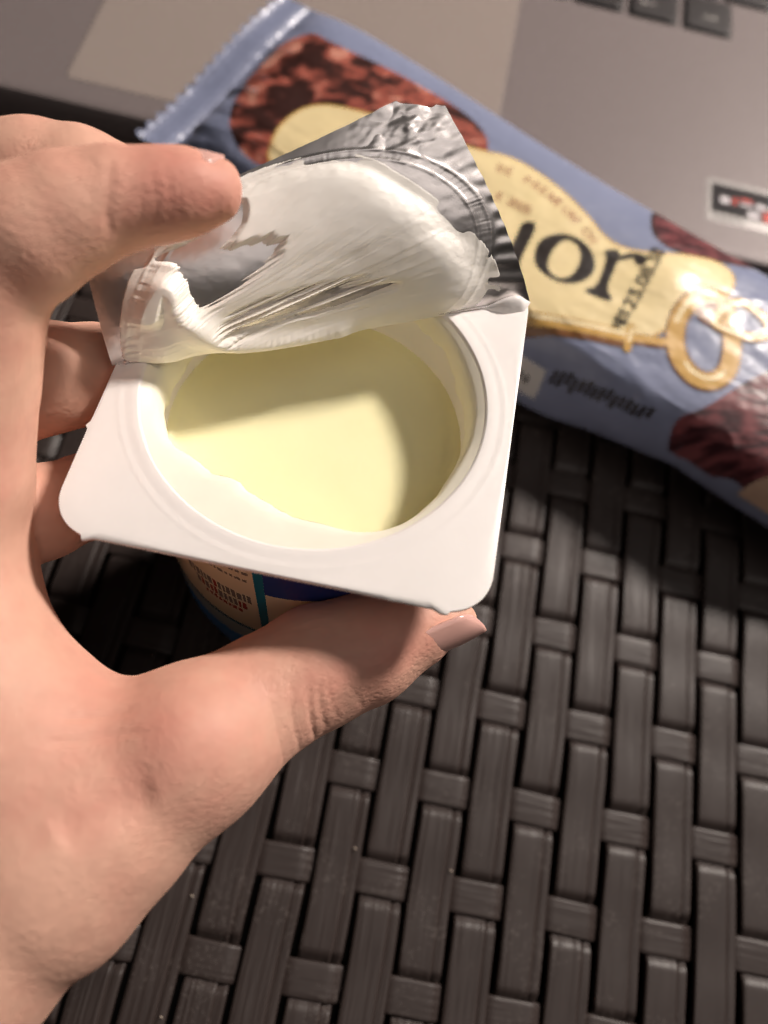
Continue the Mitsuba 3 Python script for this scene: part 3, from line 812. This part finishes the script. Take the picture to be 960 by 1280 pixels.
for k, ch in chains:
    own = np.full(dims, 9.0, np.float32)
    for p0, p1 in zip(ch[:-1], ch[1:]):
        a, b, ra, rb = np.array(p0[:3]), np.array(p1[:3]), p0[3], p1[3]
        m = max(ra, rb) + 7
        l = np.clip(((np.minimum(a, b) - m - lo) / HS).astype(int), 0, dims - 1)
        u = np.clip(((np.maximum(a, b) + m - lo) / HS).astype(int) + 2, 1, dims)
        sl = tuple(slice(x, y) for x, y in zip(l, u))
        g = np.stack(np.meshgrid(*[lo[q] + HS * np.arange(l[q], u[q]) for q in range(3)], indexing='ij'), -1)
        own[sl] = smin(own[sl], cone_field(g, a, b, ra, rb), 1.2)
    field = smin(field, own, k)
for q in range(3):      # close the solid where it leaves the grid
    for e in (0, -1):
        ix = [slice(None)] * 3
        ix[q] = e
        field[tuple(ix)] = np.maximum(field[tuple(ix)], 0.5)


def surface_nets(F, o, h):
    neg = F < 0
    n = np.array(F.shape)
    cnt = sum(neg[a:n[0] - 1 + a, b:n[1] - 1 + b, c:n[2] - 1 + c].astype(np.int8) for a, b, c in np.ndindex(2, 2, 2))
    act = (cnt > 0) & (cnt < 8)
    idx = np.argwhere(act)
    num = np.full(act.shape, -1, np.int64)
    num[act] = np.arange(len(idx))
    cor = {c: F[idx[:, 0] + c[0], idx[:, 1] + c[1], idx[:, 2] + c[2]].astype(float) for c in np.ndindex(2, 2, 2)}
    acc, w = np.zeros((len(idx), 3)), np.zeros(len(idx))
    for c in np.ndindex(2, 2, 2):
        for q in range(3):
            if c[q]: continue
            e = list(c); e[q] = 1; e = tuple(e)
            a, b = cor[c], cor[e]
            x = (a < 0) != (b < 0)
            t = np.where(x, a / np.where(x, a - b, 1), 0)
            pt = np.array(c, float)[None] + t[:, None] * (np.array(e) - np.array(c))
            acc += pt * x[:, None]; w += x
    v = o + h * (idx + acc / w[:, None])
    faces = []
    for q in range(3):
        r, s = (q + 1) % 3, (q + 2) % 3
        a = [slice(0, None)] * 3
        sl0, sl1 = list(a), list(a)
        sl0[q], sl1[q] = slice(0, n[q] - 1), slice(1, n[q])
        ch = neg[tuple(sl0)] != neg[tuple(sl1)]
        e = np.argwhere(ch)
        e = e[(e[:, r] > 0) & (e[:, s] > 0) & (e[:, r] < n[r] - 1) & (e[:, s] < n[s] - 1)]
        def cell(dr_, ds_):
            k = e.copy(); k[:, r] += dr_; k[:, s] += ds_
            return num[k[:, 0], k[:, 1], k[:, 2]]
        quad = np.stack([cell(-1, -1), cell(0, -1), cell(0, 0), cell(-1, 0)], 1)
        flip = ~neg[e[:, 0], e[:, 1], e[:, 2]]
        quad[flip] = quad[flip][:, ::-1]
        faces.append(quad)
    return v, np.vstack(faces)


hv, hq = surface_nets(field, lo, HS)
hm = trimesh.Trimesh(hv, np.vstack([hq[:, [0, 1, 2]], hq[:, [0, 2, 3]]]), process=False)
hv, hf = np.array(hm.vertices), np.array(hm.faces)
ed = np.vstack([hf[:, [0, 1]], hf[:, [1, 2]], hf[:, [2, 0]]])
adj = coo_matrix((np.ones(2 * len(ed)), (np.r_[ed[:, 0], ed[:, 1]], np.r_[ed[:, 1], ed[:, 0]])), shape=(len(hv), len(hv))).tocsr()
adj.data[:] = 1.0
deg = np.asarray(adj.sum(1)).ravel()[:, None]
for it in range(10):
    hv = hv + (0.45 if it % 2 == 0 else -0.40) * (adj @ hv / deg - hv)
hv, hf = trimesh.remesh.subdivide(hv, hf)
hm = trimesh.Trimesh(hv, hf, process=True)
hv, hf = np.array(hm.vertices), np.array(hm.faces)
hn = meshkit.arrays((hv, hf), True)[2]


def crease(pts, depth, width, side=0.1):
    """Presses a fold line into the skin and raises a little swell on both sides of it."""
    global hv
    p = np.asarray(pts, float)
    t = np.linspace(0, 1, len(p))
    p = CubicSpline(t, p)(np.linspace(0, 1, 80)) if len(p) > 2 else p[0] + (p[1] - p[0]) * np.linspace(0, 1, 80)[:, None]
    _, near_i = cKDTree(hv).query(p, distance_upper_bound=20)
    q = gaussian_filter1d(hv[np.clip(near_i, 0, len(hv) - 1)], 5, axis=0, mode='nearest')
    d, k = cKDTree(q).query(hv, distance_upper_bound=4 * width + 1)
    ok = np.isfinite(d)
    e = np.minimum(k[ok], len(q) - 1) / 79.0
    fade = ss(0, 0.2, e) * ss(1, 0.8, e)
    dd = d[ok]
    hv[ok] += hn[ok] * ((-depth * np.exp(-(dd / width) ** 2) + side * depth * np.exp(-((dd - 2.2 * width) / (1.2 * width)) ** 2)) * fade)[:, None]


for pts, dep, wid in [
    ([[-3.7, 18.9, 72.5], [-2.9, 14.9, 70.8], [-0.5, 12.1, 66.4]], 0.20, 0.36),
    ([[-1.3, 20.5, 73.1], [-0.1, 17.5, 71.9], [2.3, 15.6, 68.9]], 0.09, 0.34),
    ([[0.1, 22.0, 73.8], [2.9, 19.6, 71.2], [5.0, 18.4, 67.9]], 0.09, 0.34),
    ([[-2.3, 19.7, 72.8], [-1.4, 16.2, 71.4], [0.9, 14.0, 68.2]], 0.14, 0.36),
    ([[-5.6, 18.2, 73.3], [-5.2, 13.8, 72.5], [-2.5, 10.0, 66.6]], 0.16, 0.42),
    ([[-8.7, 14.6, 73.9], [-7.2, 9.9, 71.9], [-4.3, 7.4, 67.6]], 0.08, 0.45),
    ([[-43.6, 65.1, 111.5], [-41.9, 59.7, 110.9], [-41.4, 57.4, 106.1]], 0.16, 0.5),
    ([[-38.4, 68.1, 110.1], [-35.5, 63.1, 110.1], [-35.7, 61.1, 106.6]], 0.05, 0.38),
    ([[-40.1, 67.6, 109.9], [-37.2, 62.6, 109.9], [-37.7, 60.6, 106.4]], 0.06, 0.38),
    ([[-26.7, -9.1, 83.4], [-21.7, -5.0, 83.0], [-16.6, -0.8, 81.5]], 0.5, 2.4),
    ([[-33.3, 3.1, 79.9], [-27.2, 6.0, 79.5], [-23.5, 7.9, 78.7]], 0.2, 0.6),
    ([[-33.3, -0.1, 81.8], [-26.7, 3.3, 81.1], [-20.5, 5.7, 80.0]], 0.14, 0.6)]:
    crease(pts, dep, wid)
soft = meshkit.fbm(hv * 0.09, 3, 61) - 0.5
hv += hn * (0.5 * soft)[:, None]
# skin colour: blush over finger pads and joints, sallow elsewhere, fine mottling
blush = np.zeros(len(hv))
for c_, r_, a_ in [((-36, 67, 108), 9, 0.9), ((-50, 58, 111), 8, 0.35), ((-60, 42, 97), 10, 0.7), ((5, 24, 79), 12, 0.55), ((12, 29, 79), 8, 0.5), ((-28, 3, 80), 12, 0.45), ((-12, 9, 80), 10, 0.4), ((-45, -12, 86), 10, 0.35), ((-55, 24, 88), 8, 0.4)]:
    blush += a_ * np.exp(-(np.linalg.norm(hv - np.array(c_), axis=1) / r_) ** 2)
blush = np.clip(blush + 0.85 * (meshkit.fbm(hv * 0.16, 4, 71) - 0.5) + 0.25 * (meshkit.fbm(hv * 0.9, 2, 73) - 0.5), 0, 1)[:, None]
hc = np.array([0.64, 0.370, 0.275]) * (1 - blush) + np.array([0.61, 0.25, 0.195]) * blush
hc = hc * (0.94 + 0.12 * meshkit.fbm(hv * 0.5, 3, 77))[:, None]
add('person__hand', (hv, hf), 'm_skin', smooth=True, color=hc)
tag('person', 'bare left hand gripping the yogurt cup, index finger pushing the foil lid back', 'person')

# thumbnail: a curved plate laid on the thumb's outer side
nail_tree = cKDTree(hv)


def nail(key, base_c, tip_c, half_w, over, up_dir):
    ax = (tip_c - base_c) / np.linalg.norm(tip_c - base_c)
    side_d = np.cross(ax, up_dir); side_d /= np.linalg.norm(side_d)
    up = np.cross(side_d, ax)
    ln = np.linalg.norm(tip_c - base_c) + over
    a_, b_ = np.meshgrid(np.linspace(0, 1, 24), np.linspace(-1, 1, 17), indexing='ij')
    w = half_w * np.where(a_ < 0.25, np.sqrt(np.clip(1 - (1 - a_ / 0.25) ** 2, 0, 1)) * 0.25 + 0.75, 1.0) * np.sqrt(np.clip(1 - 0.72 * (np.clip(a_ - 0.62, 0, 1) / 0.38) ** 2, 0, 1))
    endb = 1 - 0.10 * b_ ** 2 * ss(0.6, 1, a_)
    z = half_w * 0.42 * (1 - b_ ** 2) - 0.35 * ss(0.15, 0.0, a_) - 1.2 * (a_ ** 2) * 0.3
    v = base_c + (a_ * endb * ln)[..., None] * ax + (b_ * w)[..., None] * side_d + z[..., None] * up
    v2 = v - 0.45 * up
    f = grid_faces(24, 17)
    n = 24 * 17
    ii = np.arange(n).reshape(24, 17)
    lp = np.r_[ii[:, 0], ii[-1, 1:], ii[-2::-1, -1], ii[0, -2:0:-1]]
    l2 = np.roll(lp, -1)
    allv = np.vstack([v.reshape(-1, 3), v2.reshape(-1, 3)])
    add(key, (allv, np.vstack([f[:, ::-1], f + n, np.stack([lp, lp + n, l2 + n, l2], 1)])), 'm_nail', smooth=50)


nail('person__thumbnail', np.array([9.14, 27.42, 68.70]), np.array([18.70, 34.69, 69.39]), 4.1, 1.3, np.array([0.23, -0.93, 0.28]))
nail('person__fingernail', np.array([-38.4, 71.6, 107.9]), np.array([-33.6, 73.2, 107.3]), 3.6, 0.8, np.array([-0.2, 0.75, 0.6]))
